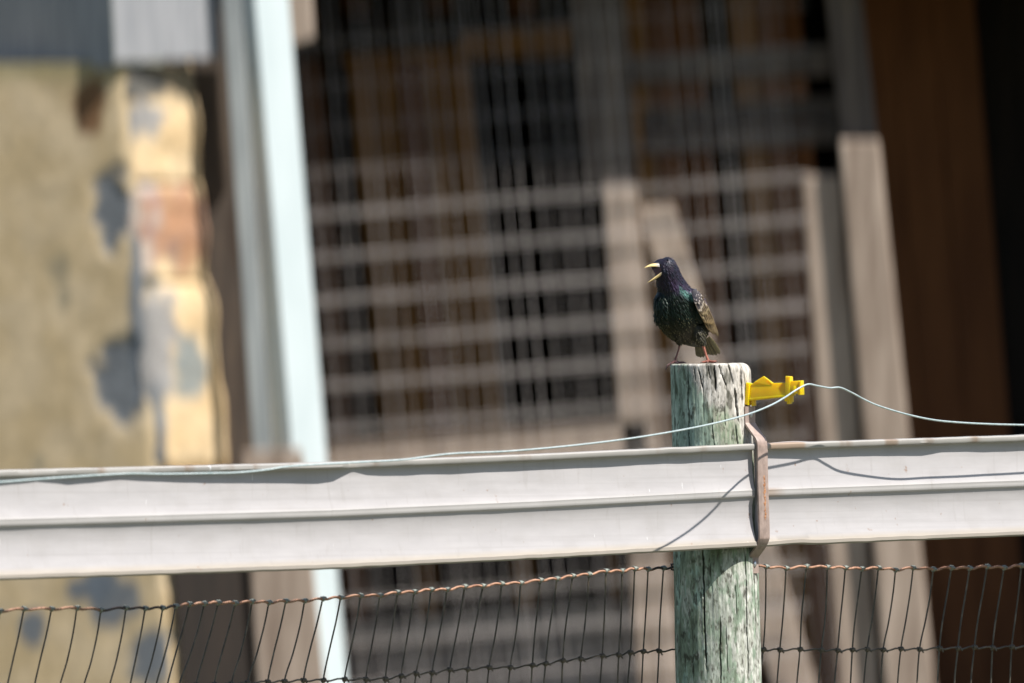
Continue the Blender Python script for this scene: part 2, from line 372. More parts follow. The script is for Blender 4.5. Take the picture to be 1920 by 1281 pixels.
def make_post():
    SEG = 420
    rows = [682 + i*2.6 for i in range(66)] + [854 + i*9 for i in range(18)] + [1016 + i*2.8 for i in range(98)] + [1292 + i*60 for i in range(14)]
    vs_, fs, cols = [], [], []
    for ri, py in enumerate(rows):
        cx, R = post_axis(py), post_rad(py)
        for k in range(SEG):
            th = 2*math.pi*k/SEG                       # 0 = towards the camera, + to the right
            sx, cy = math.sin(th), -math.cos(th)
            q = Vector((sx*2.2, cy*2.2, py*.004))
            r = R + .0016*fbm(q) + .0009*fbm(Vector((sx*16, cy*16, py*.006)), 3)
            depth = 0
            if cy < .25:
                x = cx + R*1000*sx
                for (x0, x1, y0, y1, wd, dp) in CRACKS:
                    if y0-4 < py < y1+4:
                        t = (py-y0)/(y1-y0)
                        c = x0 + (x1-x0)*t + 1.6*mnoise.noise(Vector((x0*.37, py*.03, 0))) + .8*mnoise.noise(Vector((x0*.7, py*.11, 3)))
                        prof = min(1, max(0, (1-abs(2*t-1))*3.5))
                        hw = wd*.62*(.35+.65*prof)*max(.35, abs(cy))
                        e = abs(x-c)/hw
                        if e < 1: depth = max(depth, dp*prof*(1-e*e))
            r -= depth*.001
            # worn rim: crisp at left, knocked off and rounded at right
            top = (py-682)
            rim = 3 + 15*sstep(.35, .95, sx)*sstep(-.9, .2, -cy) + 2*mnoise.noise(Vector((sx*7, cy*7, 1)))
            if top < rim: r -= .001*(rim - math.sqrt(max(0, rim*rim-(rim-top)**2)))*.9
            zoff = 0
            if ri < 10:
                zoff = (.0022*fbm(Vector((sx*9, cy*9, 5)), 3) + .0012*sx - .003*min(1, depth/6))*(1-ri/10)
            s = 20/20000
            c0 = P(cx, py, 0)
            vs_.append(Vector((c0.x + r*sx, r*cy, c0.z + zoff)))
            # ---- wood colour: green-grey algae, bare pale wood at the top, lichen crusts lower down
            g1 = fbm(Vector((sx*3.1, cy*3.1, py*.012)), 5); g2 = fbm(Vector((sx*6+9, cy*6, py*.02+4)), 5); g3 = fbm(Vector((sx*20, cy*20, py*.06)), 5)
            green = mix((.35, .45, .35), (.56, .68, .56), sstep(-.28, .25, g1))
            green = mix(green, (.13, .16, .115), sstep(.08, .34, g2)*.7)
            c = green
            if py < 900:
                edge = interp([(-1, 682), (-.55, 684), (-.42, 726), (-.1, 752), (.1, 772), (.35, 760), (.6, 785), (.8, 830), (1, 850)], sx)
                pale = sstep(16, -14, py - edge + 34*g2 + 22*g3)
                pc = mix((.55, .51, .45), (.76, .72, .66), sstep(-.2, .25, g3)); pc = mix(pc, (.2, .19, .16), sstep(.14, .3, g1+g3*.5))
                lic = mix((.3, .36, .24), (.47, .47, .36), sstep(-.15, .2, g3))
                c = mix(green, lic, sstep(-.15, .15, sx+.25*g2)*.85)
                c = mix(c, (.1, .12, .075), sstep(.16, .34, fbm(Vector((sx*5+3, cy*5, py*.03)), 4))*.8)
                c = mix(c, pc, pale)
            else:
                lic = mix((.42, .43, .36), (.7, .7, .63), sstep(-.2, .2, g3))
                patch = sstep(-.06, .12, g1 + .14*sx + .4*g3)
                c = mix(mix(green, (.2, .235, .15), .4+.2*sstep(.2, -.6, sx)), lic, patch*(.55+.4*sstep(-.2, .6, sx)))
                pat2 = sstep(.08, .2, fbm(Vector((sx*4+7, cy*4, py*.02+2)), 4))*sstep(-.1, -.5, sx)
                c = mix(c, (.46, .62, .52), pat2*.75)
                c = mix(c, (.06, .05, .035), sstep(.18, .3, fbm(Vector((sx*9, cy*9+5, py*.05)), 4))*.75)
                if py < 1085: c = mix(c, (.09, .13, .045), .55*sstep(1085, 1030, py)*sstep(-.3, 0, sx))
            c = mix(c, (.025, .022, .016), min(1, depth/5))
            cols.append(c)
    n = len(rows)
    for i in range(n-1):
        for k in range(SEG):
            k2 = (k+1) % SEG; fs.append((i*SEG+k, (i+1)*SEG+k, (i+1)*SEG+k2, i*SEG+k2))
    # sawn top: rings towards the middle
    prev = 0; ctr = P(1331.5, 682, 0)
    for q in (.85, .6, .3, .08):
        b0 = len(vs_)
        for k in range(SEG):
            v = vs_[k]; x = Vector((ctr.x + (v.x-ctr.x)*q, v.y*q, 0)); dz = .0012*fbm(Vector((x.x*60, x.y*60, 2)), 3)
            x.z = ctr.z + (v.z-ctr.z)*q + dz; vs_.append(x); cols.append((.4, .38, .33))
        for k in range(SEG):
            k2 = (k+1) % SEG; fs.append((prev+k, prev+k2, b0+k2, b0+k))
        prev = b0
    fs.append(tuple(prev+k for k in range(SEG)))
    return mesh('fence_post', vs_, fs, 50, cols)
post = empty('fence_post', (PC.x+.02, 0, 0))
tag(post, 'round weathered wooden fence post with green algae and cracked pale top', 'fence post')
link('timber', make_post(), M['post'], post)

# ================================================================== the two sheet-metal rails
PROF = [(2, 0), (12, -.8), (14.2, -3), (14.2, -9), (12.5, -11.5), (1.5, -13), (0, -16), (.2, -30), (1.2, -50), (3.4, -68), (6.5, -82), (9, -87.5), (8.4, -89.5), (8.6, -93), (8.3, -97.5), (6.8, -100), (4.2, -101.2),
        (2.6, -106), (.4, -116), (.6, -136), (3.4, -156), (7.5, -172), (10.5, -182), (13.2, -184.5), (13.4, -190.5), (10.5, -193.5), (2, -194), (-3, -193.5), (-4, -97), (-3, -.5)]
def rail_top(px): return interp([(-300, 893), (0, 881), (300, 874), (620, 866), (1000, 851), (1400, 832), (1430, 831), (1920, 815), (2300, 803)], px)
def lip(px):
    a = interp([(-300, 1), (-20, .95), (70, .6), (130, 1.0), (230, .62), (330, 1.0), (480, 1.25), (600, 1.42), (628, 1.3), (662, .42), (690, .8), (760, 1.05), (1000, 1), (1390, 1.05), (1405, .95),
                (1424, .95), (1500, 1.1), (1640, 1.0), (1730, 1.2), (1765, .95), (1850, 1.05), (2300, 1)], px)
    return a + .04*mnoise.noise(Vector((px*.013, 0, 0)))
def make_rail(name, x0, x1, label):
    xs = [x0 + (x1-x0)*i/int((x1-x0)/6) for i in range(int((x1-x0)/6)+1)]
    vs_, fs, cols = [], [], []; m = len(PROF)
    for px in xs:
        T = F(px, rail_top(px), 0)
        lf = lip(px); b1 = 1 + .04*mnoise.noise(Vector((px*.02, 5, 0))); sag = mnoise.noise(Vector((px*.006, 9, 0)))
        for j, (d, dz) in enumerate(PROF):
            if 1 <= j <= 4: d = d*lf
            elif 11 <= j <= 15: d = d*b1
            wob = .9*mnoise.noise(Vector((px*.012, dz*.03, 2))) if d > -2 else 0
            z = dz + (.8*mnoise.noise(Vector((px*.03, 3, j > 20))) if j < 6 or j > 22 else 0)
            if j > 22: z += 2.2*sstep(1530, 1490, px)*sstep(1440, 1480, px)*(1 if px > 1420 else 0)
            vs_.append(T + N*((d+wob)*.001) + Z*(z*.001))
            c = (.51, .488, .488)
            g = fbm(Vector((px*.02, dz*.05, 1)), 4)
            c = mix(c, (.42, .395, .38), sstep(.05, .35, g)*.3)
            if j in (0, 1, 2, 3, 4): c = mix((.47, .45, .42), (.32, .24, .18), sstep(.1, .35, fbm(Vector((px*.025, 7, 0)), 3))*.9)
            if 11 <= j <= 15: c = mix(c, (.56, .54, .51), .5)
            if 11 <= j <= 15 and 1424 < px < 1475: c = mix(c, (.35, .24, .16), .6*sstep(1475, 1440, px))
            if j <= 4 and 1435 < px < 1500: c = mix(c, (.42, .27, .17), .7)
            if 22 <= j <= 25: c = (.42, .375, .32)
            cols.append(c)
    n = len(xs)
    for i in range(n-1):
        for j in range(m):
            j2 = (j+1) % m; fs.append((i*m+j, i*m+j2, (i+1)*m+j2, (i+1)*m+j))
    fs.append(tuple(range(m))); fs.append(tuple((n-1)*m+j for j in range(m))[::-1])
    me = recalc(mesh(name, vs_, fs, 38, cols))
    o = link(name, me, M['rail']); return tag(o, label, 'fence rail', 'sheet metal rails nailed to the post')
make_rail('fence_rail', -260, 1410, 'long dented off-white ribbed metal rail running left from the post')
make_rail('fence_rail', 1418, 2260, 'shorter off-white ribbed metal rail right of the strap with wavy wire shadow')

# ================================================================== the steel strap over the rail joint
def wear(m, layers):
    """scratches, stains and freckles over a surface's own colour"""
    t = m.node_tree; L = t.links.new; b = t.nodes['Principled BSDF']
    src = b.inputs['Base Color'].links[0].from_socket
    tc = t.nodes.new('ShaderNodeTexCoord')
    def layer(src, scale, stretch, lo, hi, col, fac, detail=5):
        mp = t.nodes.new('ShaderNodeMapping'); mp.inputs['Scale'].default_value = stretch; mp.inputs['Rotation'].default_value = (0, math.radians(-12), YAW*0)
        L(tc.outputs['Object'], mp.inputs[0])
        nz = t.nodes.new('ShaderNodeTexNoise'); nz.inputs['Scale'].default_value = scale; nz.inputs['Detail'].default_value = detail
        L(mp.outputs[0], nz.inputs['Vector'])
        mr = t.nodes.new('ShaderNodeMapRange'); mr.inputs['From Min'].default_value = lo; mr.inputs['From Max'].default_value = hi; mr.inputs['To Max'].default_value = fac
        L(nz.outputs['Fac'], mr.inputs['Value'])
        mx = t.nodes.new('ShaderNodeMix'); mx.data_type = 'RGBA'; mx.inputs[7].default_value = (*col, 1)
        L(mr.outputs[0], mx.inputs[0]); L(src, mx.inputs[6]); return mx.outputs[2]
    for l in layers: src = layer(src, *l)
    L(src, b.inputs['Base Color'])
wear(M['rail'], [(5, (.25, .25, 30), .52, .75, (.36, .34, .33), .33), (30, (3, 3, .35), .6, .78, (.3, .27, .24), .22), (60, (1, 1, 1), .7, .76, (.3, .17, .1), .7), (24, (4, 4, .8), .74, .77, (.8, .8, .8), .8)])
wear(M['post'], [(170, (1, 1, .4), .56, .68, (.09, .085, .06), .75), (110, (1, 1, .7), .62, .7, (.66, .66, .6), .32), (60, (1, 1, .6), .66, .72, (.05, .05, .035), .8)])
def make_strap():
    root = empty('rail_strap', F(1412, 1070, -.01)); tag(root, 'narrow brown steel strap with rust streak bent over the rail joint', 'strap')
    # path (d mm, image y) seen along the strap
    path = [(-15, 762), (-15, 772), (-15, 790), (-12, 797), (6, 815), (15, 824), (18.5, 834), (19, 846), (19.2, 900), (19.2, 960), (19, 1003), (17, 1013), (8, 1026), (-8, 1041), (-12, 1047), (-12, 1060), (-12, 1075)]
    pts = smooth_path([Vector((d*.001, 0, F(1412, py, d*.001).z)) for d, py in path], 5)
    o0 = F(1416, 900, .0); u0 = (o0-PC).dot(U)
    hw, th = .0128, .0045
    vs_, fs, cols = [], [], []; n = len(pts)
    for i, p in enumerate(pts):
        t = (pts[min(i+1, n-1)]-pts[max(i-1, 0)]).normalized(); nn = Vector((-t.z, 0, t.x))
        if nn.x < 0: nn = -nn
        yy = 640.5-(p.z-1.4)*1000
        sh = .006*sstep(850, 1040, yy)     # it leans a little
        for (a, b) in ((-1, -1), (-1, .7), (-.86, 1), (.86, 1), (1, .7), (1, -1)):
            q = p + nn*(b*th*.5)
            vs_.append(PC + N*(q.x+.088) + Z*q.z + U*(u0 + a*hw + sh))
            c = (.36, .27, .225)
            if b == 1 or b == .7:
                c = (.42, .32, .275)
            cols.append(mix(c, (.2, .1, .06), .25*sstep(0, .3, fbm(Vector((a*2, yy*.05, 3)), 3))))
    for i in range(n-1):
        for k in range(6):
            k2 = (k+1) % 6; fs.append((i*6+k, i*6+k2, (i+1)*6+k2, (i+1)*6+k))
    fs.append((0, 1, 2, 3, 4, 5)); fs.append(tuple((n-1)*6+k for k in range(6)))
    link('band', recalc(mesh('band', vs_, fs, 35, cols)), M['strap'], root)
    # rust flakes down its face
    v, f, c = [], [], []
    rr = random.Random(5)
    for i in range(46):
        yy = 893 + i*1.8; z = F(1412, yy, 0).z; sh = .006*sstep(850, 1040, yy)
        q = PC + N*(.088+.0192+th*.5+.0003) + Z*z + U*(u0 + sh + .002 + .0016*mnoise.noise(Vector((yy*.09, 0, 0))) + rr.uniform(-.0008, .0008))
        w_, h_ = rr.uniform(.001, .004)*min(1, (i+4)/8, (50-i)/8), rr.uniform(.001, .003)
        o = len(v); cc = mix((.38, .15, .05), (.62, .34, .2), rr.random())
        for k in range(7):
            g = k*2*math.pi/7; e = rr.uniform(.6, 1.2); v.append(q + U*(w_*math.cos(g)*e) + Z*(h_*math.sin(g)*e)); c.append(cc)
        v.append(q + N*.0006); c.append(cc)
        f += [(o+k, o+(k+1) % 7, o+7) for k in range(7)]
    link('rust_streak', recalc(mesh('rust_streak', v, f, 0, c)), M['strap'], root)
    for (py, d) in ((778, -15), (1058, -12)):
        ctr = PC + N*(.088 + d*.001 + th*.5) + Z*F(1412, py, 0).z + U*(u0 + (.006 if py > 900 else -.001) + .002)
        rings = [(.0, .0045), (.0012, .0045), (.0022, .0036), (.0026, .001)]
        vv, ff = [], []
        for (h, r) in rings:
            for k in range(12):
                g = k*math.pi/6; vv.append(ctr + N*h + U*(r*.75*math.cos(g)) + Z*(r*1.35*math.sin(g)))
        for i in range(3):
            for k in range(12): k2 = (k+1) % 12; ff.append((i*12+k, i*12+k2, (i+1)*12+k2, (i+1)*12+k))
        ff.append(tuple(36+k for k in range(12)))
        link('nail', recalc(mesh('nail', vv, ff, 50)), M['nail'], root)
make_strap()

# ================================================================== yellow insulator
def bevel_box(me_corners, bev=.0012):
    bm = bmesh.new(); vv = [bm.verts.new(c) for c in me_corners]
    for f in ((0, 1, 2, 3), (7, 6, 5, 4), (0, 4, 5, 1), (1, 5, 6, 2), (2, 6, 7, 3), (3, 7, 4, 0)): bm.faces.new([vv[i] for i in f])
    bmesh.ops.recalc_face_normals(bm, faces=bm.faces)
    if bev: bmesh.ops.bevel(bm, geom=list(bm.edges), offset=bev, segments=2, affect='EDGES', profile=.6)
    return bm
IA = math.radians(63); NA = Vector((math.sin(IA), -math.cos(IA), 0)); UA = Vector((math.cos(IA), math.sin(IA), 0)); IB = PC + U*.024 + N*.066
def nbox(name, u0, n0, n1, za0, za1, zb0, zb1, hu, mat, parent, bev=.0012, top=1.0):
    """box along N from n0 to n1 (m from the post axis), its lower/upper z at both ends, half width hu along U"""
    def q(n, z, s, k=1): return IB + UA*(s*hu*k) + NA*n + Z*z
    c = [q(n0, za0, -1), q(n0, za1, -1, top), q(n1, zb1, -1, top), q(n1, zb0, -1), q(n0, za0, 1), q(n0, za1, 1, top), q(n1, zb1, 1, top), q(n1, zb0, 1)]
    bm = bevel_box(c, bev); me = bpy.data.meshes.new(name); bm.to_mesh(me); bm.free()
    me.polygons.foreach_set('use_smooth', [True]*len(me.polygons)); me.set_sharp_from_angle(angle=math.radians(40))
    return link(name, me, mat, parent)
def make_insulator():
    zi = lambda py: 1.4 + (640.5-py)*.001*.997
    # along N image x grows by .669 per unit; the arm starts on the post's right front
    u0 = 0; nb = 0
    root = empty('wire_insulator', IB + Z*zi(760)); tag(root, 'yellow plastic offset insulator on the post holding the thin wire', 'insulator')
    mt = M['insul']
    nbox('base_plate', u0, nb, 0.0075, zi(758), zi(717), zi(760.5), zi(719), .013, mt, root, top=0.6)
    nbox('arm', u0, 0.0058, 0.0963, zi(749), zi(720), zi(741.5), zi(717), .0085, mt, root, top=0.4)
    nbox('arm_flange', u0, 0.0058, 0.0896, zi(752), zi(747), zi(743.5), zi(740), .0095, mt, root, .001)
    # gusset fin with a pointed top
    v = []
    for s in (-1, 1):
        for (n, py) in ((.007, 725), (.017, 716), (.034, 705.5), (.052, 718), (.052, 724)): v.append(IB + UA*(s*.0045*(1 if py > 715 else .5)) + NA*n + Z*zi(py))
    f = [(0, 1, 2, 3, 4), (9, 8, 7, 6, 5)] + [(i, 5+i, 5+(i+1) % 5, (i+1) % 5) for i in range(5)]
    link('gusset', recalc(mesh('gusset', v, f)), mt, root)
    nbox('clip_plate', u0, 0.0813, 0.0913, zi(752.5), zi(705), zi(754), zi(706), .0105, mt, root, top=0.6)
    nbox('clip_lug', u0, 0.0847, 0.0896, zi(758), zi(751), zi(757), zi(751), .0075, mt, root, .001)
    nbox('tip_block', u0, 0.0880, 0.1096, zi(738), zi(715), zi(738.5), zi(713.5), .0085, mt, root, top=0.6)
    nbox('tip_rim', u0, 0.1087, 0.1137, zi(741), zi(716), zi(740.5), zi(713), .0095, mt, root, .001, top=0.7)
    nbox('latch', u0, 0.0979, 0.1029, zi(736), zi(724), zi(736), zi(723), .0115, mt, root, .001, top=0.7)
    nbox('base_tab', u0, 0.0100, 0.0158, zi(762), zi(750), zi(761), zi(749), .005, mt, root, .0008)
make_insulator()
b = M['insul'].node_tree.nodes['Principled BSDF']; b.inputs['Subsurface Weight'].default_value = .85; b.inputs['Subsurface Radius'].default_value = (1, .55, .05); b.inputs['Subsurface Scale'].default_value = .012

# ================================================================== electric wire, bowed out in front of the rail
WIRE = [(-260, 915, .22), (-100, 908, .22), (0, 904, .22), (94, 897, .22), (234, 888.5, .22), (306, 889, .22), (400, 887.5, .22), (450, 886, .22), (500, 881, .22), (551, 874, .22), (680, 866.5, .22), (756, 862, .22), (846, 851, .22),
        (950, 846.5, .22), (1060, 837, .22), (1170, 824, .215), (1261, 809.5, .205), (1339, 794, .187), (1402, 777, .163), (1445, 760, .141), (1472, 745, .123), (1487, 735, .113), (1502, 726, .109), (1516, 720.5, .106), (1532, 723.5, .101), (1555, 727.5, .095),
        (1575, 727, .092), (1598, 737, .08), (1622, 750, .08), (1650, 762, .082), (1700, 777, .08), (1750, 787.5, .078), (1800, 792.5, .073), (1860, 795.5, .07), (1920, 797, .066), (2050, 800, .06), (2260, 801, .055)]
wp = smooth_path([F(*a) for a in WIRE], 7)
wo = tube('electric_wire', wp, .00175, M['wire'], None, 10)
tag(wo, 'thin pale galvanised wire bowing through the yellow insulator', 'wire')

# ================================================================== woven wire stock fence behind the post
TOPK = [(-150, 1152), (-98, 1149), (-50, 1147), (0, 1146), (45, 1142), (96.5, 1142), (144, 1140), (189, 1144), (236, 1140), (272, 1141), (305, 1140), (330, 1137), (355, 1133), (383, 1132), (409, 1130), (441, 1131), (472, 1128.5), (504, 1130), (536, 1127),
        (571, 1127), (605, 1123), (639, 1120.5), (676, 1117), (712, 1117), (745, 1111), (776.5, 1110), (808, 1106), (838, 1106), (871, 1100), (905, 1099), (940, 1094.5), (976, 1093.5), (1013, 1088), (1044, 1085.5), (1073.5, 1080), (1104, 1077),
        (1136, 1071), (1166, 1071), (1190, 1066.5), (1215, 1067.5), (1244, 1065.5), (1278, 1063), (1318, 1063), (1358, 1063), (1398, 1062), (1436, 1062.5), (1473.6, 1065.6), (1512, 1062.5), (1551, 1063.6), (1585, 1065), (1615.6, 1067), (1647, 1065), (1679, 1069), (1712, 1065),
        (1750, 1067.6), (1784, 1065), (1818, 1065.6), (1851, 1062.5), (1882.5, 1065), (1915, 1061), (1950, 1062), (1985, 1060), (2020, 1061), (2060, 1059)]
BOTK = [(-184, 1306), (-132, 1304), (-84, 1302), (-33, 1300), (12, 1298), (63, 1297), (110, 1296), (155, 1296), (204, 1294), (243, 1293), (270, 1292), (292, 1290), (313, 1289), (336, 1287), (368, 1285), (402, 1284), (434, 1283), (464, 1281), (502, 1279),
        (533, 1278), (569, 1276), (606, 1276), (646, 1274), (686, 1274), (722.5, 1273.5), (752, 1268), (780, 1263.5), (810, 1262), (843.5, 1256), (877, 1255.5), (917, 1252), (956.5, 1252), (998, 1248), (1023, 1245), (1055, 1239), (1089, 1236),
        (1129, 1230), (1160, 1228.5), (1182, 1224), (1206, 1222), (1235.5, 1221), (1270, 1219), (1312, 1219), (1352, 1219), (1392, 1219), (1431, 1218.5), (1462, 1219), (1500, 1218), (1540, 1219), (1570.6, 1220), (1598, 1219), (1626, 1218), (1656, 1219), (1689, 1217),
        (1724, 1218), (1761.5, 1216), (1796, 1216), (1827, 1214), (1861, 1215), (1897, 1213.5), (1930, 1213), (1966, 1212), (2001, 1212), (2041, 1211)]
DM = -.168
def coil_mesh(name, r, wr, turns, length, tail):
    pts = []
    for i in range(int(turns*12)+1):
        g = i*math.pi/6; pts.append(Vector((-length/2 + length*i/(turns*12), r*math.cos(g), r*math.sin(g))))
    if tail: pts.append(pts[-1] + Vector((.001, -.004, -.003)))
    v, f = tube_data(pts, wr, 6); return mesh(name, v, f, 70)
def make_wire_fence():
    root = empty('stock_fence', F(1300, 2040, DM)); tag(root, 'woven wire stock fence with rusty wavy top wire and slanting stays', 'wire fence')
    # top wire, crimped between the knots
    pts, cols = [], []
    for (a, b) in zip(TOPK, TOPK[1:]):
        for k in range(8):
            t = k/8; yy = a[1]+(b[1]-a[1])*t + 2.4*math.sin(t*2*math.pi+.5)*(.7+.5*mnoise.noise(Vector((a[0], 0, 0))))
            xx = a[0]+(b[0]-a[0])*t
            pts.append(F(xx, yy, DM + .0015*math.cos(t*2*math.pi)))
            c = mix((.4, .2, .125), (.52, .3, .2), .5+.9*mnoise.noise(Vector((xx*.05, 1, 0))))
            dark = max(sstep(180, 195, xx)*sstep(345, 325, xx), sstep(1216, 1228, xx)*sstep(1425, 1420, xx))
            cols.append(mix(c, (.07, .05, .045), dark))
    tube('top_wire', pts, .0024, M['topwire'], root, 8, cols)
    pts = []
    for (a, b) in zip(BOTK, BOTK[1:]):
        for k in range(6):
            t = k/6; yy = a[1]+(b[1]-a[1])*t + 1.8*math.sin(t*2*math.pi)
            pts.append(F(a[0]+(b[0]-a[0])*t, yy, DM + .001*math.cos(t*2*math.pi)))
    tube('line_wire', pts, .0017, M['stay'], root, 7)
    top_me = coil_mesh('top_knot', .0036, .0016, 2.4, .0065, True); mid_me = coil_mesh('joint_knot', .0034, .0016, 2.6, .009, True)
    rot = Matrix.Rotation(YAW, 4, 'Z')
    for (t, b) in zip(TOPK, BOTK):
        if 1262 < t[0] < 1415: continue
        dx = (b[0]-t[0]); bow = random.uniform(-2.5, 2.5)
        ps = [(t[0], t[1]), (t[0]+dx*.25+bow*.7, t[1]+(b[1]-t[1])*.3), (t[0]+dx*.62+bow, t[1]+(b[1]-t[1])*.65), (b[0], b[1]), (b[0]-5+random.uniform(-2, 2), b[1]+70), (b[0]-9, b[1]+150)]
        st = tube('stay', smooth_path([F(x, y, DM-.0035) for x, y in ps], 5), .00168, M['stay'], root, 6)
        for (k, me, mt, sc) in ((t, top_me, M['knot'], 1), (b, mid_me, M['stay'], 1)):
            if k[1] > 1300: continue
            kn = bpy.data.objects.new('knot', me); COL.objects.link(kn)
            if not me.materials: me.materials.append(mt)
            kn.parent = st
            kn.matrix_local = Matrix.Translation(F(k[0], k[1], DM)) @ rot @ Matrix.Rotation(random.uniform(-.3, .3), 4, 'X') @ Matrix.Rotation(random.uniform(-.25, .25), 4, 'Y') @ Matrix.Diagonal((1, 1, 1, 1))
    # staple where the top wire meets the post
    s0 = F(1262, 1063, DM+.02)
    tube('staple', [s0 + Vector((.004, -.004, .006)), s0 + Vector((-.003, -.012, .005)), s0 + Vector((-.003, -.012, -.005)), s0 + Vector((.004, -.004, -.006))], .0022, M['topwire'], root, 6, [(.08, .05, .05)]*4)
make_wire_fence()

# ================================================================== the singing starling
def B(px, py, y=0): return P(px, py, y*.001)
def feather_mat(name, rough, metal):
    m = proc(name, 0, 0, rough, 260, attr=True, vmin=.7, vmax=1.3, metal=metal, spec=.35, bump=.25, bump_scale=500, dist=.0006)
    return m
M['plume'] = feather_mat('dark_glossy_plumage', .46, .2)
M['flight'] = feather_mat('flight_feather', .5, .1)
M['bill'] = proc('yellow_bill', 0, 0, .35, 200, attr=True, vmin=.9, vmax=1.08)
M['gape'] = proc('dark_gape', (.016, .007, .01), (.035, .014, .02), .5, 200)
M['eye'] = proc('dark_eye', (.004, .003, .003), (.008, .005, .004), .08, 100)
M['leg'] = proc('bird_leg', 0, 0, .45, 300, attr=True, vmin=.75, vmax=1.2, bump=.4, bump_scale=600, dist=.0006)
bird = empty('starling', B(1300, 681, 5)); tag(bird, 'dark glossy starling with open yellow bill singing on top of the post', 'bird')
LAT = Vector((.77, -.64, 0))
SP = [(1240, 487, -20, 6, 7), (1242, 490, -20, 14, 14), (1245.5, 496, -20, 19, 19.5), (1249, 505, -19, 22, 22), (1252.5, 516, -16, 23.5, 23), (1256, 528, -11, 26, 25), (1260, 539, -6, 29, 28), (1263.5, 551, -1, 35, 33.5),
      (1267, 566, 6, 40.5, 38.5), (1270, 582, 12, 42.5, 40.5), (1275, 598, 17, 42, 39), (1283, 612, 23, 37, 34), (1293, 625, 30, 29, 26), (1303, 636, 38, 20, 17), (1311, 644, 45, 12, 9), (1316, 650, 50, 5, 3)]
def body_data():
    v, f = [], []; n = 32; C = [B(a, b, c) for a, b, c, _, _ in SP]
    C2, A2, B2 = [], [], []
    cs = smooth_path([Vector((c.x, c.y, c.z)) for c in C], 3); ab = smooth_path([Vector((s[3], s[4], 0)) for s in SP], 3)
    for i, c in enumerate(cs):
        t = (cs[min(i+1, len(cs)-1)]-cs[max(i-1, 0)]).normalized()
        L = (LAT - t*LAT.dot(t)).normalized(); V = t.cross(L)
        for k in range(n):
            g = 2*math.pi*k/n
            v.append(c + L*(ab[i].x*.001*math.cos(g)) + V*(ab[i].y*.001*math.sin(g)))
    m = len(cs)
    for i in range(m-1):
        for k in range(n): k2 = (k+1) % n; f.append((i*n+k, i*n+k2, (i+1)*n+k2, (i+1)*n+k))
    f.append(tuple(range(n))[::-1]); f.append(tuple((m-1)*n+k for k in range(n)))
    return v, f
def ball(c, rx, ry, rz, ax=None):
    bm = bmesh.new(); bmesh.ops.create_uvsphere(bm, u_segments=20, v_segments=12, radius=1)
    v = []
    for q in bm.verts:
        o = Vector((q.co.x*rx, q.co.y*ry, q.co.z*rz))*.001
        if ax is not None: o = ax @ o
        v.append(c + o)
    f = [tuple(x.index for x in fc.verts) for fc in bm.faces]; bm.free(); return v, f
def join(parts):
    v, f = [], []
    for (a, b) in parts:
        o = len(v); v += a; f += [tuple(i+o for i in t) for t in b]
    return v, f
def thigh(pts, rad): return tube_data(smooth_path(pts, 5), [interp([(i*5, r) for i, r in enumerate(rad)], j) for j in range((len(pts)-1)*5+1)], 14)
parts = [body_data(),
         ball(B(1234.5, 500, -26), 13.5, 11, 11), ball(B(1241, 496.5, -22), 15, 14, 11.5), ball(B(1249, 502, -20), 21.5, 18, 16.5), ball(B(1239, 517, -22), 11, 10, 10),     # forehead, cranium, throat
         ball(B(1247, 574, -8), 21, 22, 34), ball(B(1246, 592, -4), 20, 20, 24), ball(B(1296, 560, -2), 15, 20, 19), ball(B(1309, 582, 4), 16, 20, 26), ball(B(1318, 607, 16), 13, 16, 24),
         thigh([B(1262, 606, 4), B(1267, 624, 2), B(1272, 637, 4), B(1275, 648, 7)], [.017, .011, .0068, .003]),
         thigh([B(1304, 618, 8), B(1311, 633, 2), B(1316, 643, -2), B(1318.5, 650, -4)], [.018, .012, .0065, .0032])]
v, f = join(parts)
tmp = bpy.data.objects.new('tmp_body', mesh('tmp_body', v, f)); COL.objects.link(tmp)
md = tmp.modifiers.new('r', 'REMESH'); md.mode = 'VOXEL'; md.voxel_size = .00125
ms = tmp.modifiers.new('s', 'SMOOTH'); ms.iterations = 7; ms.factor = .5
dg = bpy.context.evaluated_depsgraph_get(); ev = tmp.evaluated_get(dg); bme = bpy.data.meshes.new_from_object(ev)
bpy.data.objects.remove(tmp)
bme.name = 'body'
def px_of(p): return (p.x*20000/(p.y+20)+960, 640.5-(p.z-1.4)*20000/(p.y+20))
def plume_col(p, rnd=0.0):
    x, y = px_of(p); g = fbm(p*120, 3)
    purple = (.026, .018, .034); blue = (.018, .022, .036); green = (.004, .012, .0065); belly = (.028, .024, .013)
    c = mix(purple, blue, sstep(-.2, .3, g))
    c = mix(c, green, sstep(535, 560, y + 14*g - .12*(x-1260)))
    c = mix(c, belly, sstep(590, 626, y + 18*g))
    # turquoise sheen across the shoulder and purple collar
    c = mix(c, (.05, .03, .07), .8*sstep(14, 0, abs((y-533) - .55*(x-1262)))*sstep(1250, 1262, x))
    c = mix(c, (.07, .22, .17), .6*sstep(9, 2, abs((y-549) - .62*(x-1285)))*sstep(1268, 1276, x)*sstep(1303, 1296, x))
    return c
cols = [plume_col(vt.co) for vt in bme.vertices]
at = bme.color_attributes.new('col', 'FLOAT_COLOR', 'POINT'); fl = []
for c in cols: fl += [*c, 1]
at.data.foreach_set('color', fl); bme.polygons.foreach_set('use_smooth', [True]*len(bme.polygons)); bme.update()
bme.materials.clear(); bme.materials.append(M['plume'])
body = link('body', bme, None, bird)
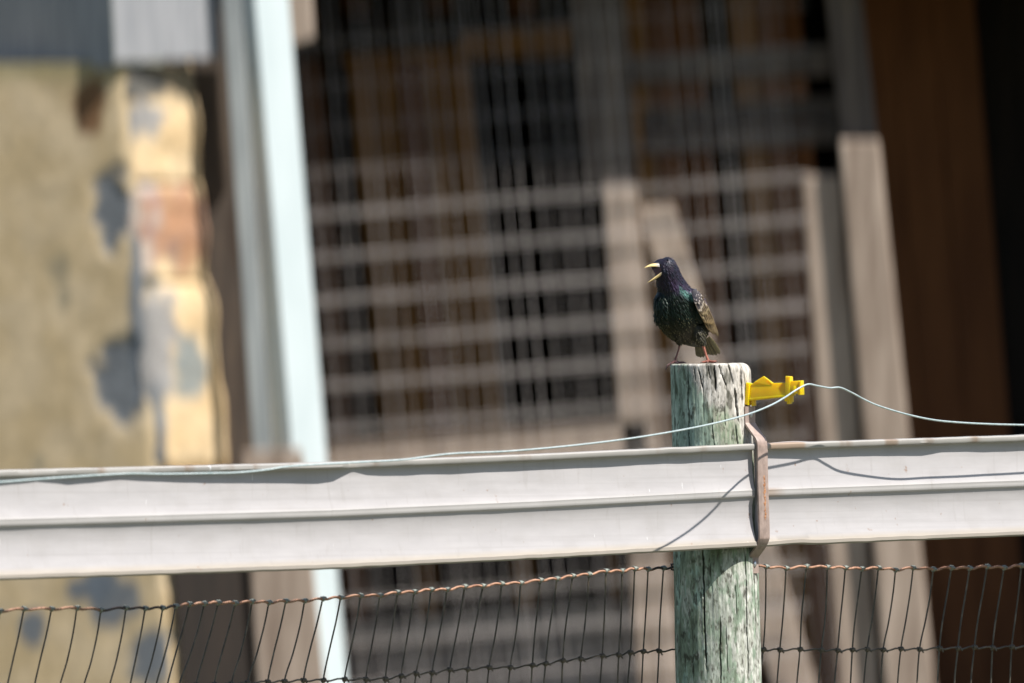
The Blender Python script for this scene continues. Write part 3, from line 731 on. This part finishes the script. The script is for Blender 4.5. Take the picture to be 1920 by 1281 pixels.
# contour feathers: small overlapping blades following the body, many with buff tips
def blade(base, tip, side, up, wd, curl, c_mid, c_edge, c_tip, rows=6, tipround=.55, thick=.0004):
    """a feather: arched strip with a shaft line, pointed-round tip and paler margins; returns verts, faces, colours"""
    v, f, c = [], [], []; ax = tip-base; W = (-1, -.62, 0, .62, 1)
    for j in range(rows+1):
        t = j/rows
        w_ = wd*(min(1, .35+t*2.2))*(1 if t < tipround else math.sqrt(max(0.0, 1-((t-tipround)/(1-tipround))**2))*.97+.03)
        for a in W:
            p = base + ax*t + side*(a*w_) + up*(curl*t*t + thick*1.2*(1-a*a) + .12*wd*(1-a*a))
            v.append(p)
            cc = mix(c_mid, c_edge, 1 if abs(a) > .9 else (.25 if abs(a) > .5 else 0))
            if t > .86: cc = mix(cc, c_tip, .85)
            c.append(cc)
    for j in range(rows):
        for k in range(4): a = j*5+k; f.append((a, a+1, a+6, a+5))
    return v, f, c
fv, ff, fc = [], [], []
polys = [(p.center.copy(), p.normal.copy(), p.area) for p in bme.polygons]
rs = random.Random(3)
for (pc, pn, ar) in rs.sample(polys, 2600):
    x, y = px_of(pc)
    if y < 512 and x < 1243: continue
    if pn.y > .55 or y > 642: continue
    flow = Vector((.45, .25, -1)) if y < 560 else Vector((.6, .35, -1))
    if y > 590 and x < 1262: flow = Vector((.9, .2, -.8))
    flow = (flow - pn*flow.dot(pn))
    if flow.length < .2: continue
    flow.normalize(); side = flow.cross(pn)
    head = sstep(545, 520, y)
    ln = .0052 + .0042*(1-head); wd = .0011 + .0012*(1-head)
    ln *= rs.uniform(.8, 1.2)
    c = plume_col(pc); k = rs.uniform(.6, 1.5); c = tuple(q*k for q in c)
    tipc = c
    r = rs.random()
    if y > 586 and r < .42: tipc = mix((.2, .17, .09), (.34, .3, .17), rs.random())
    elif x > 1262 and y < 545 and r < .22: tipc = (.3, .25, .26)
    elif r < .05: tipc = (.16, .14, .1)
    b = pc - pn*.0002
    a1, a2, a3 = blade(b, b+flow*ln, side, pn, wd, ln*.14, c, tuple(q*1.1 for q in c), tipc, 4)
    o = len(fv); fv += a1; ff += [tuple(i+o for i in t) for t in a2]; fc += a3
pl = link('contour_feathers', mesh('contour_feathers', fv, ff, 0, fc), M['plume'], bird); pl['kind'] = 'stuff'

# wings, feather by feather
def wing(front, back, yf, yb, rows, buff, flip=1):
    wr = bpy.data.objects.new('wing', None); COL.objects.link(wr); wr.parent = bird
    wr.matrix_parent_inverse = Matrix.Translation(-Vector(bird.location))
    def pt(s, t, lift=0):
        fx = interp([(i/(len(front)-1), q[0]) for i, q in enumerate(front)], s); fy = interp([(i/(len(front)-1), q[1]) for i, q in enumerate(front)], s)
        bx = interp([(i/(len(back)-1), q[0]) for i, q in enumerate(back)], s); by = interp([(i/(len(back)-1), q[1]) for i, q in enumerate(back)], s)
        y = interp(yf, s)*(1-t) + interp(yb, s)*t - 7*math.sin(math.pi*t)*(1-s*.6)
        return B(fx+(bx-fx)*t, fy+(by-fy)*t, y-lift)
    for (s0, s1, n, wd, lift, cm, ce, ct) in rows:
        for i in range(n):
            t = (i+.5)/n
            a = pt(s0 + .05*rs.uniform(-1, 1), t*.9+.05, lift); e = pt(min(1, s1 - .14*(1-t)*(s1 > .8) + (.02 if s1 > .8 else .075)*rs.uniform(-1, 1)), t*.86+.1, lift+.6+.5*(i % 2))
            ax = (e-a).normalized(); up = Vector((.45, -.85, .28)); up = (up-ax*up.dot(ax)).normalized(); side = ax.cross(up)
            v, f, c = blade(a, e, side, up, wd, 0, cm, ce, ct, 9, .7)
            me = mesh('feather', v, f, 0, c)
            o = link('feather', me, M['flight'], None); o.parent = wr
DK, BU = (.04, .032, .026), (.3, .2, .09)
wing([(1297, 547), (1303, 575), (1319, 606), (1341, 642)], [(1301, 541), (1318, 554), (1334, 586), (1350, 634)], [(0, -22), (.4, -26), (.7, -12), (1, 16)], [(0, -2), (.4, -4), (.7, 6), (1, 22)],
     [(.3, 1.0, 7, .0036, 0, (.06, .042, .022), BU, (.14, .1, .05)), (.28, .84, 6, .0034, 1.6, (.05, .036, .02), BU, (.26, .18, .085)), (.2, .62, 6, .0034, 3.0, (.042, .03, .02), (.28, .2, .1), (.34, .26, .14)),
      (.1, .46, 7, .0029, 4.2, (.03, .025, .028), (.2, .155, .11), (.5, .42, .33)), (.04, .34, 7, .0026, 5.0, (.024, .021, .028), (.1, .08, .07), (.5, .43, .38)), (-.04, .22, 6, .0024, 5.8, (.022, .02, .03), (.05, .045, .05), (.46, .4, .4))], 1)
wing([(1232, 560), (1225, 580), (1224, 594), (1231, 610)], [(1244, 556), (1238, 580), (1240, 596), (1236, 606)], [(0, -4), (1, 14)], [(0, -22), (1, -14)],
     [(.3, 1.0, 4, .0026, 0, (.08, .06, .04), (.26, .2, .11), (.1, .07, .05)), (.1, .7, 3, .0028, 1.5, (.05, .04, .034), (.22, .17, .1), (.3, .22, .13))], -1)
# tail: a short fan, two groups parted behind the leg
tl = bpy.data.objects.new('tail', None); COL.objects.link(tl); tl.parent = bird; tl.matrix_parent_inverse = Matrix.Translation(-Vector(bird.location))
for i, (bx, by, tx, ty, d) in enumerate(((1306, 636, 1309, 669.5, 58), (1309, 637, 1314, 671, 61), (1312, 638, 1319.5, 670.5, 64), (1317, 638, 1326, 667, 66), (1320, 637, 1332, 665.5, 63), (1323, 635, 1338, 666.5, 60), (1326, 633, 1344, 666.5, 57), (1329, 631, 1350, 664, 54))):
    a = B(bx, by, 36); e = B(tx, ty, d); ax = (e-a).normalized(); up = Vector((.1, -.9, .25)); up = (up-ax*up.dot(ax)).normalized(); sd = ax.cross(up)
    v, f, c = blade(a, e, sd, up, .0046, .0, (.06, .052, .026), (.15, .12, .055), (.09, .075, .04), 9, .78)
    o = link('feather', mesh('feather', v, f, 0, c), M['flight'], None); o.parent = tl
# bill, gape and eye
def bill(name, base, tip, bh, bw, droop, upper):
    ax = tip-base; d = ax.normalized(); sd = d.cross(Z).normalized(); upv = sd.cross(d)
    v, c = [], []; rows = 9; n = 10
    for j in range(rows+1):
        t = j/rows; w_ = bw*(1-t)**.75 + .0004; h = bh*(1-t)**.8 + .0004
        ctr = base + ax*t + upv*(droop*math.sin(math.pi*t*.9))
        for k in range(n):
            g = 2*math.pi*k/n; hh = math.sin(g)
            if (upper and hh < 0) or (not upper and hh > 0): hh *= .25
            v.append(ctr + sd*(w_*math.cos(g)) + upv*(h*hh))
            cc = mix((.5, .42, .3), (.9, .68, .3), sstep(.05, .4, t)); cc = mix(cc, (.3, .29, .3), sstep(.28, .0, t)*.8)
            c.append(cc)
    f = []
    for j in range(rows):
        for k in range(n): k2 = (k+1) % n; f.append((j*n+k, j*n+k2, (j+1)*n+k2, (j+1)*n+k))
    f.append(tuple(range(n))); f.append(tuple(rows*n+k for k in range(n)))
    link(name, recalc(mesh(name, v, f, 50, c)), M['bill'], bird)
bill('upper_bill', B(1235, 500.5, -34), B(1208.5, 503, -44), .0072, .0054, .0024, True)
bill('lower_bill', B(1242, 508, -33), B(1214, 529.5, -43), .0058, .005, -.0012, False)
# soft dark lining stretched between the mandibles
v = [B(1243, 502, -38), B(1243, 509, -38), B(1223, 503.5, -40), B(1231, 516.5, -39), B(1226, 510.5, -37), B(1244, 505, -24), B(1225, 503, -30), B(1231, 516, -29)]
f = [(0, 2, 4, 3, 1), (0, 5, 6, 2), (1, 3, 7, 5), (2, 6, 4), (4, 7, 3), (4, 6, 5, 7)]
link('gape', recalc(mesh('gape', v, f, 60)), M['gape'], bird)
v, f = ball(B(1239, 497.5, -36.3), 2.6, 1.6, 2.6); link('eye', mesh('eye', v, f, 0), M['eye'], bird)
# legs with toes and claws
def leg(segs, toes, col):
    ps = []
    cc = []
    for (pts, rad) in [segs] + toes:
        sp = smooth_path(pts, 4); rr = [interp([(i*4, r) for i, r in enumerate(rad)], j) for j in range(len(sp))]
        a = tube_data(sp, rr, 9); ps.append(a)
        isto = pts is not segs[0]
        for j in range(len(sp)):
            k = j/(len(sp)-1); q = mix(col, (.03, .022, .025), (.35 + .65*sstep(.6, .95, k)) if isto else .0)
            cc += [q]*9
    v, f = join(ps); link('leg', mesh('leg', v, f, 60, cc), M['leg'], bird)
T0, T1 = 680.5, 679.5
leg(([B(1274.5, 646, 7), B(1272.5, 655, 8), B(1269, 666, 9), B(1265.5, 677.5, 9)], [.0026, .0018, .0016, .0024]),
    [([B(1265.5, 677.5, 9), B(1258, 681.5, 4), B(1251.5, 686, 0), B(1248.3, 694, -3)], [.0024, .0021, .0018, .0005]),
     ([B(1265.5, 678, 9), B(1261, 680.3, -6), B(1258, 681.6, -16), B(1257, 685, -23)], [.0023, .002, .0017, .0005]),
     ([B(1265.5, 678, 9), B(1268, 680, -6), B(1270, 680.5, -16), B(1271, 681.5, -24)], [.0023, .002, .0017, .0005]),
     ([B(1265.5, 678, 9), B(1274, 680, 18), B(1281, 679.6, 24), B(1287, 681, 27)], [.0023, .002, .0017, .0005])], (.16, .07, .06))  # belly shade put into this leg's darker colour
leg(([B(1318.5, 647, -4), B(1320.5, 655, -5), B(1324, 666, -6), B(1327.8, 677, -6)], [.0031, .0023, .0021, .003]),
    [([B(1327.8, 677, -6), B(1322, 678.6, -18), B(1317, 679, -26), B(1313, 680.5, -31)], [.0028, .0023, .0018, .0005]),
     ([B(1327.8, 677, -6), B(1326, 678.6, -20), B(1325.5, 679, -31), B(1325, 681, -38)], [.0028, .0023, .0018, .0005]),
     ([B(1327.8, 677, -6), B(1334, 678.6, -16), B(1339, 679, -24), B(1343, 680.5, -29)], [.0028, .0023, .0018, .0005]),
     ([B(1327.8, 677, -6), B(1335, 678.4, 4), B(1341, 677.6, 10), B(1346.5, 677.4, 14)], [.0028, .0023, .0018, .0005])], (.42, .15, .1))  # same skin, coloured lighter as the sunlit leg
